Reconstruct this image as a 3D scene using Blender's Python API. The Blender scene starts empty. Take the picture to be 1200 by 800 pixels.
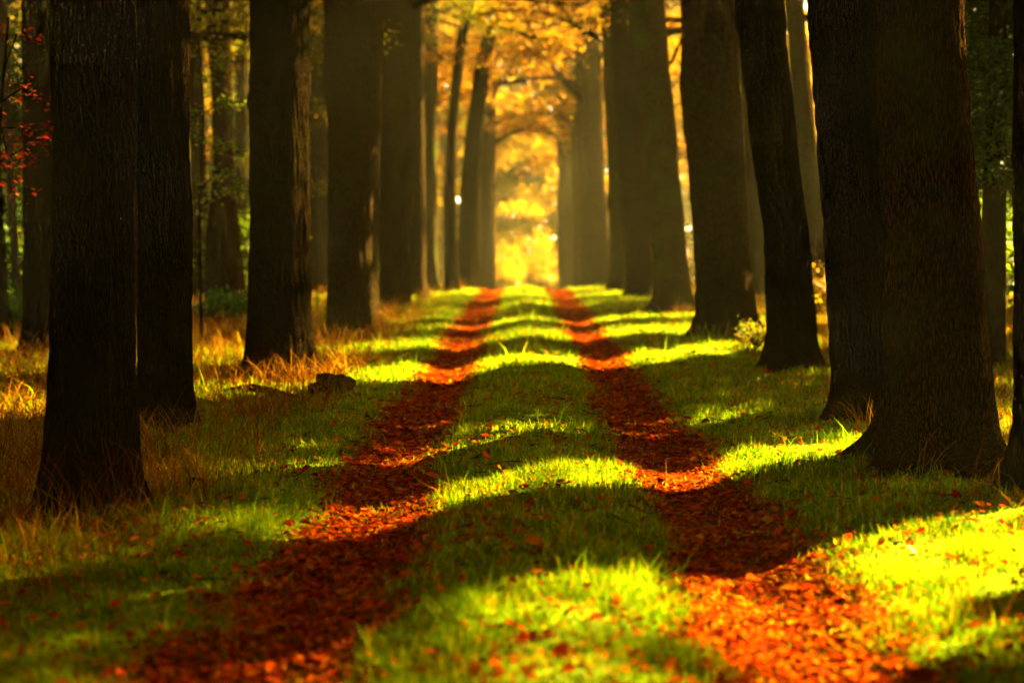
import bpy, math, random
import numpy as np
from mathutils import Vector, Matrix

random.seed(7)
RNG = np.random.default_rng(11)
scene = bpy.context.scene
COL = scene.collection
R = math.radians

# ------------------------------------------------------------------ camera numbers
F_PX, CX, CY = 1800.0, 600.0, 400.0          # focal length and centre of the 1200x800 photograph, in its pixels
PITCH = math.atan(120 / F_PX)
YAW = math.atan(12 / F_PX)
CAM = Vector((-0.08, 0.0, 1.60))
SUN_AZ, SUN_EL = R(38.0), R(28.0)            # azimuth from +X towards +Y
SUN_DIR = Vector((math.cos(SUN_AZ) * math.cos(SUN_EL), math.sin(SUN_AZ) * math.cos(SUN_EL), math.sin(SUN_EL)))
TANAZ = math.tan(SUN_AZ)


def at(px, py, d):
    """the world point seen at a photograph pixel, d metres along the avenue"""
    u, v = (px - CX) / F_PX, (CY - py) / F_PX
    cp, sp = math.cos(PITCH), math.sin(PITCH)
    y, z, x = cp + v * sp, -sp + v * cp, u
    cy, sy = math.cos(YAW), math.sin(YAW)
    X, Y = x * cy - y * sy, x * sy + y * cy
    k = d / Y
    return Vector((CAM.x + X * k, CAM.y + d, CAM.z + z * k))


# ------------------------------------------------------------------ noise
def _hash(ix, iy, seed):
    h = (ix.astype(np.int64) * 374761393 + iy.astype(np.int64) * 668265263 + seed * 974711) & 0xFFFFFFFF
    h = ((h ^ (h >> 13)) * 1274126177) & 0xFFFFFFFF
    return ((h ^ (h >> 16)) & 0xFFFF) / 65535.0


def vnoise(x, y, seed=0):
    x = np.asarray(x, float); y = np.asarray(y, float)
    ix, iy = np.floor(x), np.floor(y)
    fx, fy = x - ix, y - iy
    fx, fy = fx * fx * (3 - 2 * fx), fy * fy * (3 - 2 * fy)
    a, b = _hash(ix, iy, seed), _hash(ix + 1, iy, seed)
    c, d = _hash(ix, iy + 1, seed), _hash(ix + 1, iy + 1, seed)
    return (a * (1 - fx) + b * fx) * (1 - fy) + (c * (1 - fx) + d * fx) * fy


def fbm(x, y, seed=0, n=3):
    s, a, t = 0, 1.0, 0
    for k in range(n):
        s = s + a * vnoise(np.asarray(x) * 2 ** k, np.asarray(y) * 2 ** k, seed + k); t += a; a *= .5
    return s / t


def sstep(a, b, x):
    t = np.clip((x - a) / (b - a), 0, 1)
    return t * t * (3 - 2 * t)


# ------------------------------------------------------------------ terrain
def rut_mask(x, y):
    """1 in the wheel ruts, 0 on the grass"""
    wob = .22 * (fbm(np.asarray(y) * .45, np.asarray(x) * 0, 5) - .5)
    edge = .22 * (fbm(np.asarray(x) * 3.1, np.asarray(y) * 1.6, 9) - .5)
    near = 1 - sstep(5.5, 9.5, np.asarray(y, float))
    hw = .30 + .10 * near
    a = np.abs(np.abs(np.asarray(x) + wob) - (1.0 + .04 * near))
    edge = edge + .16 * (fbm(np.asarray(x) * 11, np.asarray(y) * 7, 13) - .5)
    return 1 - sstep(hw - .16, hw + .17, a + edge)


def ground_z(x, y):
    x = np.asarray(x, float); y = np.asarray(y, float)
    z = .08 * sstep(13, 38, y) - .10 * sstep(1.5, 2.8, -x)
    z = z - .042 * np.maximum(y - 43, 0) * sstep(43, 60, y)
    z = z + .085 * np.exp(-(x / .5) ** 2)
    z = z - .085 * np.exp(-((np.abs(x) - 1.0) / .34) ** 2)
    z = z + .03 * sstep(1.3, 2.2, np.abs(x))
    z = z + .10 * (fbm(x * .35, y * .35, 21) - .5) * sstep(1.2, 3.5, np.abs(x))
    z = z + .9 * (fbm(x * .06, y * .06, 31) - .5) * sstep(5, 14, np.abs(x))
    z = z + .05 * (fbm(x * .9, y * .8, 41) - .5)
    z = z + .025 * (fbm(x * 4, y * 4, 43) - .5)
    return z


def gz(x, y):
    return float(ground_z(np.array([x]), np.array([y]))[0])


# ------------------------------------------------------------------ materials
def new_mat(name):
    m = bpy.data.materials.new(name); m.use_nodes = True
    nt = m.node_tree
    for n in list(nt.nodes):
        nt.nodes.remove(n)
    out = nt.nodes.new('ShaderNodeOutputMaterial')
    return m, nt, out


def ramp(nt, stops, interp='LINEAR'):
    r = nt.nodes.new('ShaderNodeValToRGB')
    cr = r.color_ramp; cr.interpolation = interp
    while len(cr.elements) < len(stops):
        cr.elements.new(.5)
    for e, (p, c) in zip(cr.elements, stops):
        e.position = p; e.color = (*c, 1)
    return r


def leaf_mat(name, stops, trans=.45, spec=.02, rough=.6, objvar=.3):
    """thin leaf: diffuse with translucency, coloured by the 'rnd' attribute and a per-tree offset"""
    m, nt, out = new_mat(name)
    a = nt.nodes.new('ShaderNodeAttribute'); a.attribute_name = 'rnd'
    oi = nt.nodes.new('ShaderNodeObjectInfo')
    ma = nt.nodes.new('ShaderNodeMath'); ma.operation = 'MULTIPLY_ADD'
    ma.inputs[1].default_value = objvar; ma.inputs[2].default_value = -objvar / 2
    nt.links.new(oi.outputs['Random'], ma.inputs[0])
    ad = nt.nodes.new('ShaderNodeMath'); ad.use_clamp = True
    nt.links.new(a.outputs['Fac'], ad.inputs[0]); nt.links.new(ma.outputs[0], ad.inputs[1])
    r = ramp(nt, stops); nt.links.new(ad.outputs[0], r.inputs[0])
    p = nt.nodes.new('ShaderNodeBsdfPrincipled')
    p.inputs['Roughness'].default_value = rough; p.inputs['Specular IOR Level'].default_value = spec
    nt.links.new(r.outputs[0], p.inputs['Base Color'])
    t = nt.nodes.new('ShaderNodeBsdfTranslucent'); nt.links.new(r.outputs[0], t.inputs['Color'])
    mx = nt.nodes.new('ShaderNodeMixShader'); mx.inputs[0].default_value = trans
    nt.links.new(p.outputs[0], mx.inputs[1]); nt.links.new(t.outputs[0], mx.inputs[2])
    nt.links.new(mx.outputs[0], out.inputs['Surface'])
    return m


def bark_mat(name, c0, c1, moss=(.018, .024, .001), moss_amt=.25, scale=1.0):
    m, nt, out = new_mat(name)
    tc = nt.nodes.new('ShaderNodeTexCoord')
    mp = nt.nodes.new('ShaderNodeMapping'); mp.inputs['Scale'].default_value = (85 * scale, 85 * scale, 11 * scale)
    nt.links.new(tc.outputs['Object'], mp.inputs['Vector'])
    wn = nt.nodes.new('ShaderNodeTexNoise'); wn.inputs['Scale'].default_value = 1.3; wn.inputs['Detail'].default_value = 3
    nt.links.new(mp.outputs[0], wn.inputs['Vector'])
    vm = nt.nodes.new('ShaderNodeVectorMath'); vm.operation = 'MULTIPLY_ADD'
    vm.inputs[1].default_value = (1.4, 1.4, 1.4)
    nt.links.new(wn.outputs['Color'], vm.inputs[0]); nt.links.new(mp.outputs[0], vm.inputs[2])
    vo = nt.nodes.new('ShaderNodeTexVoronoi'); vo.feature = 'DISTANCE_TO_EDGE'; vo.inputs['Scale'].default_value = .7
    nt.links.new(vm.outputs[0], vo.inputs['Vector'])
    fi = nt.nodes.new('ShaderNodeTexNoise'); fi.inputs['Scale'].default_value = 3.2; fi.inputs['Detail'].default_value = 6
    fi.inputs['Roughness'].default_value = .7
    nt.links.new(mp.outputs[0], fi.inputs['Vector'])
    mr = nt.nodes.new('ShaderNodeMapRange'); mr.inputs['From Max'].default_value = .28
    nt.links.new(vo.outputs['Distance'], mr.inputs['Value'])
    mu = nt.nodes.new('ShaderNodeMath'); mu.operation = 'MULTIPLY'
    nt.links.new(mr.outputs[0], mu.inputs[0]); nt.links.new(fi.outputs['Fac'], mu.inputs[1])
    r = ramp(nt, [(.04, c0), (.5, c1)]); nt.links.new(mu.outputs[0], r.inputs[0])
    # moss / algae in broad patches
    bn = nt.nodes.new('ShaderNodeTexNoise'); bn.inputs['Scale'].default_value = 2.1; bn.inputs['Detail'].default_value = 5
    nt.links.new(tc.outputs['Object'], bn.inputs['Vector'])
    br = nt.nodes.new('ShaderNodeMapRange'); br.inputs['From Min'].default_value = .48; br.inputs['From Max'].default_value = .72
    br.inputs['To Max'].default_value = moss_amt
    nt.links.new(bn.outputs['Fac'], br.inputs['Value'])
    mc = nt.nodes.new('ShaderNodeMix'); mc.data_type = 'RGBA'
    nt.links.new(br.outputs[0], mc.inputs[0]); nt.links.new(r.outputs[0], mc.inputs[6])
    mc.inputs[7].default_value = (*moss, 1)
    bu = nt.nodes.new('ShaderNodeBump'); bu.inputs['Strength'].default_value = 1; bu.inputs['Distance'].default_value = .05
    nt.links.new(mu.outputs[0], bu.inputs['Height'])
    p = nt.nodes.new('ShaderNodeBsdfPrincipled'); p.inputs['Roughness'].default_value = .85
    p.inputs['Specular IOR Level'].default_value = 0
    nt.links.new(mc.outputs[2], p.inputs['Base Color']); nt.links.new(bu.outputs[0], p.inputs['Normal'])
    nt.links.new(p.outputs[0], out.inputs['Surface'])
    return m


M = {}
M['bark'] = bark_mat('bark', (.004, .002, .0006), (.034, .017, .005))
M['bark_red'] = bark_mat('bark_reddish', (.004, .0014, .0004), (.046, .019, .004), moss_amt=.5)
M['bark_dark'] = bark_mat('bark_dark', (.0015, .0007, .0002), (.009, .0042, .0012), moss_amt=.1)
M['bark_moss'] = bark_mat('bark_mossy', (.006, .004, .001), (.05, .03, .008), moss=(.025, .04, .002), moss_amt=.8)
M['bark_pale'] = bark_mat('bark_pale', (.02, .014, .007), (.09, .065, .032), moss_amt=.2)
M['log_moss'] = bark_mat('log_moss', (.015, .009, .003), (.09, .055, .02), moss=(.07, .085, .004), moss_amt=.95)
M['cut_wood'] = bark_mat('cut_wood', (.05, .03, .012), (.16, .10, .04), moss_amt=.3)
GOLD = [(0, (.10, .020, .0004)), (.3, (.16, .048, .0005)), (.65, (.18, .085, .0006)), (1, (.14, .11, .0008))]
M['leaf_gold'] = leaf_mat('leaf_gold', GOLD, .5, .02)
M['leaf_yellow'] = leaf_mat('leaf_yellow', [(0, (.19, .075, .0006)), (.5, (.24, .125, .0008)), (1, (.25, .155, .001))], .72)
M['leaf_green'] = leaf_mat('leaf_green', [(0, (.03, .06, .001)), (.5, (.07, .10, .002)), (1, (.18, .15, .002))], .5)
M['leaf_olive'] = leaf_mat('leaf_olive', [(0, (.04, .045, .001)), (.5, (.10, .08, .001)), (1, (.20, .10, .001))], .5)
M['leaf_red'] = leaf_mat('leaf_red', [(0, (.03, .001, .0003)), (.6, (.09, .0035, .0004)), (1, (.15, .015, .0008))], .45)
M['needle'] = leaf_mat('needle', [(0, (.015, .03, .004)), (1, (.05, .08, .006))], .15)
M['fern'] = leaf_mat('fern', [(0, (.02, .06, .006)), (.7, (.05, .11, .008)), (1, (.12, .15, .01))], .35)
M['litter'] = leaf_mat('litter', [(0, (.035, .006, .001)), (.2, (.13, .008, .0006)), (.45, (.24, .020, .0006)), (.7, (.27, .060, .0008)),
                                  (.86, (.06, .020, .002)), (1, (.34, .15, .002))], .2, 0, .6, 0)
M['grass'] = leaf_mat('grass', [(0, (.028, .060, .0004)), (.45, (.11, .16, .0008)), (.8, (.25, .26, .001)), (.93, (.40, .26, .002)), (1, (.40, .10, .002))],
                      .4, 0, .6, 0)
M['straw'] = leaf_mat('straw', [(0, (.035, .006, .0008)), (.5, (.11, .026, .001)), (1, (.26, .11, .003))], .35, 0, .6, 0)


def ground_mat():
    m, nt, out = new_mat('woodland_floor')
    tc = nt.nodes.new('ShaderNodeTexCoord')
    a = nt.nodes.new('ShaderNodeAttribute'); a.attribute_name = 'rut'
    def noise(s, d=5):
        n = nt.nodes.new('ShaderNodeTexNoise'); n.inputs['Scale'].default_value = s; n.inputs['Detail'].default_value = d
        nt.links.new(tc.outputs['Object'], n.inputs['Vector']); return n
    n1, n2, n3 = noise(9), noise(55, 4), noise(1.3, 4)
    g = ramp(nt, [(.3, (.030, .045, .003)), (.5, (.07, .10, .004)), (.7, (.13, .13, .006))]); nt.links.new(n2.outputs['Fac'], g.inputs[0])
    w = ramp(nt, [(.3, (.03, .012, .002)), (.5, (.08, .03, .003)), (.7, (.14, .06, .005))]); nt.links.new(n2.outputs['Fac'], w.inputs[0])
    l = ramp(nt, [(.3, (.02, .004, .001)), (.48, (.10, .012, .001)), (.6, (.18, .03, .001)), (.75, (.22, .07, .003))]); nt.links.new(n2.outputs['Fac'], l.inputs[0])
    # straw-brown floor beyond the verges
    wd = nt.nodes.new('ShaderNodeAttribute'); wd.attribute_name = 'wood'
    mw = nt.nodes.new('ShaderNodeMix'); mw.data_type = 'RGBA'
    ad = nt.nodes.new('ShaderNodeMath'); ad.operation = 'MULTIPLY_ADD'; ad.use_clamp = True
    nt.links.new(n3.outputs['Fac'], ad.inputs[0]); ad.inputs[1].default_value = .9
    sb = nt.nodes.new('ShaderNodeMath'); sb.operation = 'SUBTRACT'; nt.links.new(wd.outputs['Fac'], sb.inputs[0]); sb.inputs[1].default_value = .45
    nt.links.new(sb.outputs[0], ad.inputs[2])
    nt.links.new(ad.outputs[0], mw.inputs[0]); nt.links.new(g.outputs[0], mw.inputs[6]); nt.links.new(w.outputs[0], mw.inputs[7])
    mx = nt.nodes.new('ShaderNodeMix'); mx.data_type = 'RGBA'
    nt.links.new(a.outputs['Fac'], mx.inputs[0]); nt.links.new(mw.outputs[2], mx.inputs[6]); nt.links.new(l.outputs[0], mx.inputs[7])
    bu = nt.nodes.new('ShaderNodeBump'); bu.inputs['Strength'].default_value = .8; bu.inputs['Distance'].default_value = .03
    nt.links.new(n2.outputs['Fac'], bu.inputs['Height'])
    p = nt.nodes.new('ShaderNodeBsdfPrincipled'); p.inputs['Roughness'].default_value = .9; p.inputs['Specular IOR Level'].default_value = 0
    nt.links.new(mx.outputs[2], p.inputs['Base Color']); nt.links.new(bu.outputs[0], p.inputs['Normal'])
    nt.links.new(p.outputs[0], out.inputs['Surface'])
    return m


M['ground'] = ground_mat()


# ------------------------------------------------------------------ mesh helpers
def np_mesh(name, V, faces_idx, counts, mat, rnd=None, attrs=None, smooth=False):
    """a mesh from numpy arrays: V (n,3), flat loop indices, face sizes"""
    me = bpy.data.meshes.new(name)
    V = np.ascontiguousarray(V, np.float32)
    me.vertices.add(len(V)); me.vertices.foreach_set('co', V.ravel())
    counts = np.asarray(counts, np.int32)
    me.loops.add(len(faces_idx)); me.loops.foreach_set('vertex_index', np.asarray(faces_idx, np.int32))
    me.polygons.add(len(counts))
    starts = np.concatenate([[0], np.cumsum(counts)[:-1]]).astype(np.int32)
    me.polygons.foreach_set('loop_start', starts)
    if smooth:
        me.polygons.foreach_set('use_smooth', np.ones(len(counts), bool))
    allattrs = dict(attrs or {})
    if rnd is not None:
        allattrs['rnd'] = rnd
    for k, v in allattrs.items():
        at_ = me.attributes.new(k, 'FLOAT', 'POINT'); at_.data.foreach_set('value', np.ascontiguousarray(v, np.float32))
    me.update(calc_edges=True)
    me.validate()
    if mat: me.materials.append(mat)
    return me


def link(name, me, parent=None, loc=(0, 0, 0), rot=(0, 0, 0), sc=(1, 1, 1)):
    o = bpy.data.objects.new(name, me); COL.objects.link(o)
    if parent: o.parent = parent
    o.location = loc; o.rotation_euler = rot; o.scale = sc
    return o


def tag(o, label=None, cat=None, group=None, kind=None):
    if label: o['label'] = label
    if cat: o['category'] = cat
    if group: o['group'] = group
    if kind: o['kind'] = kind
    return o


def tubes(paths, sides=8):
    """paths: list of list of (Vector, radius) -> V, idx, counts"""
    V, I, C = [], [], []
    for path in paths:
        b = len(V); n = len(path)
        side = None
        for i, (p, r) in enumerate(path):
            t = (path[min(i + 1, n - 1)][0] - path[max(i - 1, 0)][0]).normalized()
            if side is None:
                side = t.orthogonal().normalized()
            side = (side - t * side.dot(t)).normalized()
            up = t.cross(side)
            for k in range(sides):
                a = 2 * math.pi * k / sides
                V.append(p + (side * math.cos(a) + up * math.sin(a)) * r)
        for i in range(n - 1):
            for k in range(sides):
                k2 = (k + 1) % sides
                I += [b + i * sides + k, b + i * sides + k2, b + (i + 1) * sides + k2, b + (i + 1) * sides + k]; C.append(4)
        I += [b + (n - 1) * sides + k for k in range(sides)]; C.append(sides)
        I += [b + k for k in reversed(range(sides))]; C.append(sides)
    return np.array([list(v) for v in V]), I, C


def rand_rot(n, flat=0.0):
    """n random orthonormal frames (u along, v across); flat 0..1 pulls the normal up"""
    nrm = RNG.normal(size=(n, 3)); nrm[:, 2] = np.abs(nrm[:, 2])
    nrm /= np.linalg.norm(nrm, axis=1)[:, None]
    nrm = nrm * (1 - flat) + np.array([0, 0, 1]) * flat
    nrm /= np.linalg.norm(nrm, axis=1)[:, None]
    t = RNG.normal(size=(n, 3))
    u = np.cross(nrm, t); u /= np.linalg.norm(u, axis=1)[:, None]
    return u, np.cross(nrm, u), nrm


def leaves_diamond(P, size, flat=.35, aspect=.62):
    n = len(P); u, v, w = rand_rot(n, flat)
    s = (size * RNG.uniform(.65, 1.25, n))[:, None]
    V = np.empty((n, 4, 3))
    V[:, 0] = P - u * s * .5
    V[:, 1] = P + v * s * .5 * aspect - u * s * .04 + w * s * .06
    V[:, 2] = P + u * s * .5 - w * s * .10
    V[:, 3] = P - v * s * .5 * aspect - u * s * .04 + w * s * .06
    idx = np.arange(n * 4); cnt = np.full(n, 4)
    return V.reshape(-1, 3), idx, cnt


def leaves_folded(P, size, flat=.6, aspect=.62, fold=.18):
    """six-point leaf folded on its midrib, tip curled"""
    n = len(P); u, v, w = rand_rot(n, flat)
    s = (np.asarray(size) * np.ones(n))[:, None]
    f = (RNG.uniform(-.3, 1, n) * fold)[:, None]; c = (RNG.uniform(-.2, .5, n) * .35)[:, None]
    V = np.empty((n, 6, 3))
    V[:, 0] = P - u * s * .5
    V[:, 1] = P - u * s * .18 + v * s * aspect * .5 + w * s * f
    V[:, 2] = P + u * s * .2 + v * s * aspect * .42 + w * s * (f + c * .3)
    V[:, 3] = P + u * s * .5 + w * s * c
    V[:, 4] = P + u * s * .2 - v * s * aspect * .42 + w * s * (f + c * .3)
    V[:, 5] = P - u * s * .18 - v * s * aspect * .5 + w * s * f
    b = np.arange(n)[:, None] * 6
    F = np.stack([b + np.array([[0, 1, 2, 3]]), b + np.array([[0, 3, 4, 5]])], 1).reshape(-1)
    return V.reshape(-1, 3), F, np.full(n * 2, 4)


def blades(P, h, w, bend, heading, seg=2):
    """grass blades: seg quads then a point"""
    n = len(P)
    dirv = np.stack([np.cos(heading), np.sin(heading), np.zeros(n)], 1)
    th = heading + RNG.uniform(.6, 2.5, n)
    acr = np.stack([np.cos(th), np.sin(th), np.zeros(n)], 1)
    m = 2 * seg + 1
    V = np.empty((n, m, 3))
    for k in range(seg + 1):
        t = k / seg if seg else 0
        c = P + dirv * (bend * h * t ** 1.7)[:, None]
        c[:, 2] += h * t * (1 - .35 * bend * t)
        if k < seg:
            ww = (w * (1 - .45 * t))[:, None] * .5
            V[:, 2 * k] = c - acr * ww; V[:, 2 * k + 1] = c + acr * ww
        else:
            V[:, 2 * seg] = c
    b = np.arange(n) * m
    fl, cnt = [], []
    quads = []
    for k in range(seg - 1):
        quads.append(np.stack([b + 2 * k, b + 2 * k + 1, b + 2 * k + 3, b + 2 * k + 2], 1))
    tri = np.stack([b + 2 * seg - 2, b + 2 * seg - 1, b + 2 * seg], 1)
    idx = np.concatenate([np.concatenate(quads).ravel() if quads else np.zeros(0, int), tri.ravel()])
    cnt = np.concatenate([np.full(n * (seg - 1), 4), np.full(n, 3)])
    return V.reshape(-1, 3), idx, cnt


# ------------------------------------------------------------------ ground sheet
def ground():
    xs = np.unique(np.concatenate([np.linspace(-6, 6, 161), np.linspace(-20, -6, 41), np.linspace(6, 20, 41),
                                   np.linspace(-150, -20, 40), np.linspace(20, 150, 40)]))
    ys = np.unique(np.concatenate([np.linspace(-60, -2, 25), np.linspace(-2, 20, 200), np.linspace(20, 60, 200), np.linspace(60, 170, 60)]))
    X, Y = np.meshgrid(xs, ys); nx, ny = len(xs), len(ys)
    V = np.stack([X.ravel(), Y.ravel(), ground_z(X.ravel(), Y.ravel())], 1)
    i = np.arange(nx - 1)[None, :] + (np.arange(ny - 1) * nx)[:, None]
    Fq = np.stack([i, i + 1, i + nx + 1, i + nx], -1).reshape(-1)
    me = np_mesh('ground', V, Fq, np.full((nx - 1) * (ny - 1), 4), M['ground'],
                 attrs={'rut': rut_mask(X.ravel(), Y.ravel()), 'wood': sstep(2.4, 4.2, np.abs(X.ravel()))}, smooth=True)
    tag(link('ground', me), 'grassy woodland track with two ruts and a raised middle strip', 'ground', kind='structure')


ground()

# ------------------------------------------------------------------ grass
def field(n, d0, d1, wide=.46, pad=1.2):
    d = d0 * (d1 / d0) ** RNG.random(n)
    x = CAM.x + (RNG.random(n) * 2 - 1) * (d * wide + pad)
    return x, d


def make_grass():
    x, y = field(620000, 4.3, 60, .42, .8)
    rm = rut_mask(x, y)
    wood = sstep(2.6, 4.6, np.abs(x))
    keep = RNG.random(len(x)) > np.clip(rm * 1.02 - .0, 0, .90)
    keep &= RNG.random(len(x)) > wood * .55
    tuft = fbm(x * 3.2, y * 3.2, 61)
    keep &= RNG.random(len(x)) < .35 + .9 * sstep(.3, .62, tuft)
    x, y, rm, tuft, wood = x[keep], y[keep], rm[keep], tuft[keep], wood[keep]
    n = len(x)
    big = fbm(x * .8, y * .8, 71)
    h = (.030 + .062 * sstep(.35, .75, tuft) + .04 * big) * RNG.uniform(.55, 1.35, n) * (1 - .4 * rm) * (1 + .4 * wood)
    tall = RNG.random(n) < .015
    h = np.where(tall, h * RNG.uniform(1.7, 2.8, n), h)
    w = (.0032 + .00042 * y) * RNG.uniform(.7, 1.4, n)
    P = np.stack([x, y, ground_z(x, y) - .006], 1)
    V, I, C = blades(P, h, w, RNG.uniform(.15, 1.1, n), RNG.uniform(0, 2 * np.pi, n), 2)
    col = np.clip(.25 + .5 * fbm(x * 1.7, y * 1.7, 77) + RNG.normal(0, .16, n) - .1, 0, .86)
    col = np.where(RNG.random(n) < .06 + .12 * wood + .10 * sstep(.5, .7, fbm(x * 1.1, y * 1.1, 73)), RNG.uniform(.88, 1, n), col)
    me = np_mesh('grass', V, I, C, M['grass'], rnd=np.repeat(col, 5))
    tag(link('grass', me), 'short bright green grass on the middle strip and verges', 'grass', kind='stuff')


def make_dry_grass():
    x, y = field(170000, 6.5, 60, .46, 1.5)
    m = np.where(x < 0, sstep(1.5, 2.5, -x), sstep(2.5, 3.6, x)) * (.22 + .78 * sstep(.38, .58, fbm(x * .9, y * .9, 81)))
    m = m * np.where(x > 0, .75, 1) * np.where(x < 0, .35 + .65 * sstep(8.0, 10.5, y), 1)
    keep = RNG.random(len(x)) < m
    x, y = x[keep], y[keep]; n = len(x)
    h = RNG.uniform(.14, .55, n) * (.55 + .8 * fbm(x * .7, y * .7, 83)) * np.where(x > 0, .75, 1)
    w = (.003 + .00030 * y) * RNG.uniform(.7, 1.3, n)
    P = np.stack([x, y, ground_z(x, y) - .01], 1)
    V, I, C = blades(P, h, w, RNG.uniform(.3, 1.5, n), RNG.uniform(0, 2 * np.pi, n), 4)
    me = np_mesh('dry_grass', V, I, C, M['straw'], rnd=np.repeat(RNG.random(n), 9))
    tag(link('dry_grass', me), 'long rusty dry grass growing between and behind the trunks', 'dry grass', kind='stuff')


def make_litter():
    x, y = field(190000, 4.2, 60, .42, .8)
    rm = rut_mask(x, y)
    p = .8 * rm + .11 + .12 * sstep(.45, .7, fbm(x * .9, y * .9, 91)) + .10 * sstep(2.8, 4, np.abs(x))
    near = 1 - sstep(5.2, 7.4, y)
    p = p + .10 * near
    keep = RNG.random(len(x)) < p
    # extra leaves aimed at the ruts
    d = 4.2 * (60 / 4.2) ** RNG.random(150000)
    xr = np.where(RNG.random(150000) < .5, -1.0, 1.0) + RNG.normal(0, .28, 150000)
    k2 = RNG.random(150000) < rut_mask(xr, d)
    x, y = np.concatenate([x[keep], xr[k2]]), np.concatenate([y[keep], d[k2]])
    bare = fbm(x * 2.3, y * 1.5, 99); ok = (rut_mask(x, y) < .5) | (RNG.random(len(x)) < sstep(.22, .5, bare) * .85 + .12)
    x, y = x[ok], y[ok]
    n = len(x); rm = rut_mask(x, y)
    s = np.clip(.030 * np.exp(RNG.normal(0, .42, n)), .014, .10) * (.85 + y / 55)
    z = ground_z(x, y) + .006 + RNG.random(n) * .02 + (1 - rm) * RNG.random(n) * .045
    V, I, C = leaves_folded(np.stack([x, y, z], 1), s, .55, .66, .22)
    col = np.clip(RNG.random(n) ** 1.35 * .85 + .35 * (fbm(x * 1.3, y * 1.3, 95) - .3), 0, 1)
    me = np_mesh('leaf_litter', V, I, C, M['litter'], rnd=np.repeat(col, 6))
    tag(link('leaf_litter', me), 'red and orange fallen leaves covering the two wheel ruts', 'fallen leaves', kind='stuff')


make_grass(); make_dry_grass(); make_litter()


# ------------------------------------------------------------------ trees
def interp_path(pts, z):
    """pts sorted by z: (x,y,z,r) -> x,y,r at height z, straight beyond the ends"""
    if z <= pts[0][2]:
        return pts[0][0], pts[0][1], pts[0][3]
    for a, b in zip(pts, pts[1:]):
        if z <= b[2]:
            t = (z - a[2]) / (b[2] - a[2])
            return tuple(a[k] + (b[k] - a[k]) * t for k in (0, 1, 3))
    return pts[-1][0], pts[-1][1], pts[-1][3]


def trunk_mesh(pts, zb, seed, flare=.5, sides=30, dz=.12, name='trunk', relief=0.0):
    """tapering trunk with root flare and (near trunks) bark ridges; pts local, zb ground height (local)"""
    rs = random.Random(seed)
    ph = [rs.uniform(0, 6.28) for _ in range(6)]
    lobes = rs.choice([4, 5, 6])
    z0, z1 = zb - .25, pts[-1][2]
    zs = [z0]
    while zs[-1] < z1:
        h = zs[-1] - zb
        zs.append(zs[-1] + (dz * .5 if h < 1.2 else dz * (.6 if relief and h < 5.5 else 1.3) if h < 6 else .6))
    zs[-1] = z1
    V = np.zeros((len(zs), sides, 3))
    A = np.linspace(0, 2 * np.pi, sides, endpoint=False)
    ca, sa = np.cos(A), np.sin(A)
    knots = [(rs.uniform(0, 6.28), rs.uniform(.6, 5.5), rs.uniform(.05, .11), rs.uniform(.015, .05)) for _ in range(5)]
    for i, z in enumerate(zs):
        xs = [interp_path(pts, z + o) for o in (-.25, 0, .25)]      # smooth the measured centreline a little
        x, y, r = (sum(q[k] for q in xs) / 3 for k in range(3))
        h = max(z - zb, 0)
        lob = 1.35 * np.maximum(np.cos(lobes * A + ph[0] + .6 * np.sin(A + ph[5])), 0) ** 1.6 - .35
        lob2 = np.cos((lobes - 2) * A + ph[1])
        rr = r * (1 + flare * (.75 * math.exp(-h / .15) + .34 * math.exp(-h / .5)) * (1 + .85 * lob + .35 * lob2) + .07 * lob * math.exp(-h / 1.2))
        rr = rr * (1 + .035 * np.cos(2 * A + ph[2] + z * .25) + .022 * np.cos(5 * A + ph[3] - z * .5) + .012 * np.cos(9 * A + ph[4] + z * .8))
        x += .10 * r * (vnoise(z * 1.2 + seed, 0.5, seed + 8) - .5) + .07 * r * (vnoise(z * 3.1 + seed, 0.5, seed + 9) - .5)
        rr = rr * (1 + .10 * (vnoise(ca * 3 + z * .9 + seed, sa * 3 + z * 1.3, seed) - .5))
        for ka, kz, ks, kh in knots:
            da = (A - ka + math.pi) % (2 * math.pi) - math.pi
            q = ((da * r) ** 2 + (z - kz) ** 2) / ks ** 2
            rr = rr + kh * (np.exp(-q) - .5 * np.exp(-q * 5))
        if relief:
            warp = .9 * (vnoise(ca * 4 + 7, z * 2.2 + sa * 4, seed + 5) - .5)
            rad = r * 34
            n1 = vnoise(ca * rad + warp * 3 + seed, sa * rad + z * 3.2 + warp * 2, seed + 3)
            n2 = vnoise(ca * rad * 2.1 + z * 5.0 + warp * 5, sa * rad * 2.1 - z * 3.0, seed + 4)
            n3 = vnoise(A * 40, np.full(sides, z * 26.0), seed + 6)
            ridge = np.minimum(np.abs(2 * n1 - 1) * 1.6, 1) * .65 + np.minimum(np.abs(2 * n2 - 1) * 1.8, 1) * .35
            rr = rr + relief * (ridge - .6) + relief * .22 * (n3 - .5)
        else:
            rr = rr * (1 + .035 * (vnoise(ca * 14 + seed, sa * 14 + z * 5, seed + 3) - .5))
        V[i, :, 0] = x + rr * ca; V[i, :, 1] = y + rr * sa; V[i, :, 2] = z
    n = len(zs)
    i = np.arange(n - 1)[:, None] * sides; k = np.arange(sides)[None, :]; k2 = (k + 1) % sides
    Fq = np.stack([i + k, i + k2, i + sides + k2, i + sides + k], -1).reshape(-1)
    cap = (n - 1) * sides + np.arange(sides)
    idx = np.concatenate([Fq, cap]); cnt = np.concatenate([np.full((n - 1) * sides, 4), [sides]])
    return np_mesh(name, V.reshape(-1, 3), idx, cnt, None, smooth=True)


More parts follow.
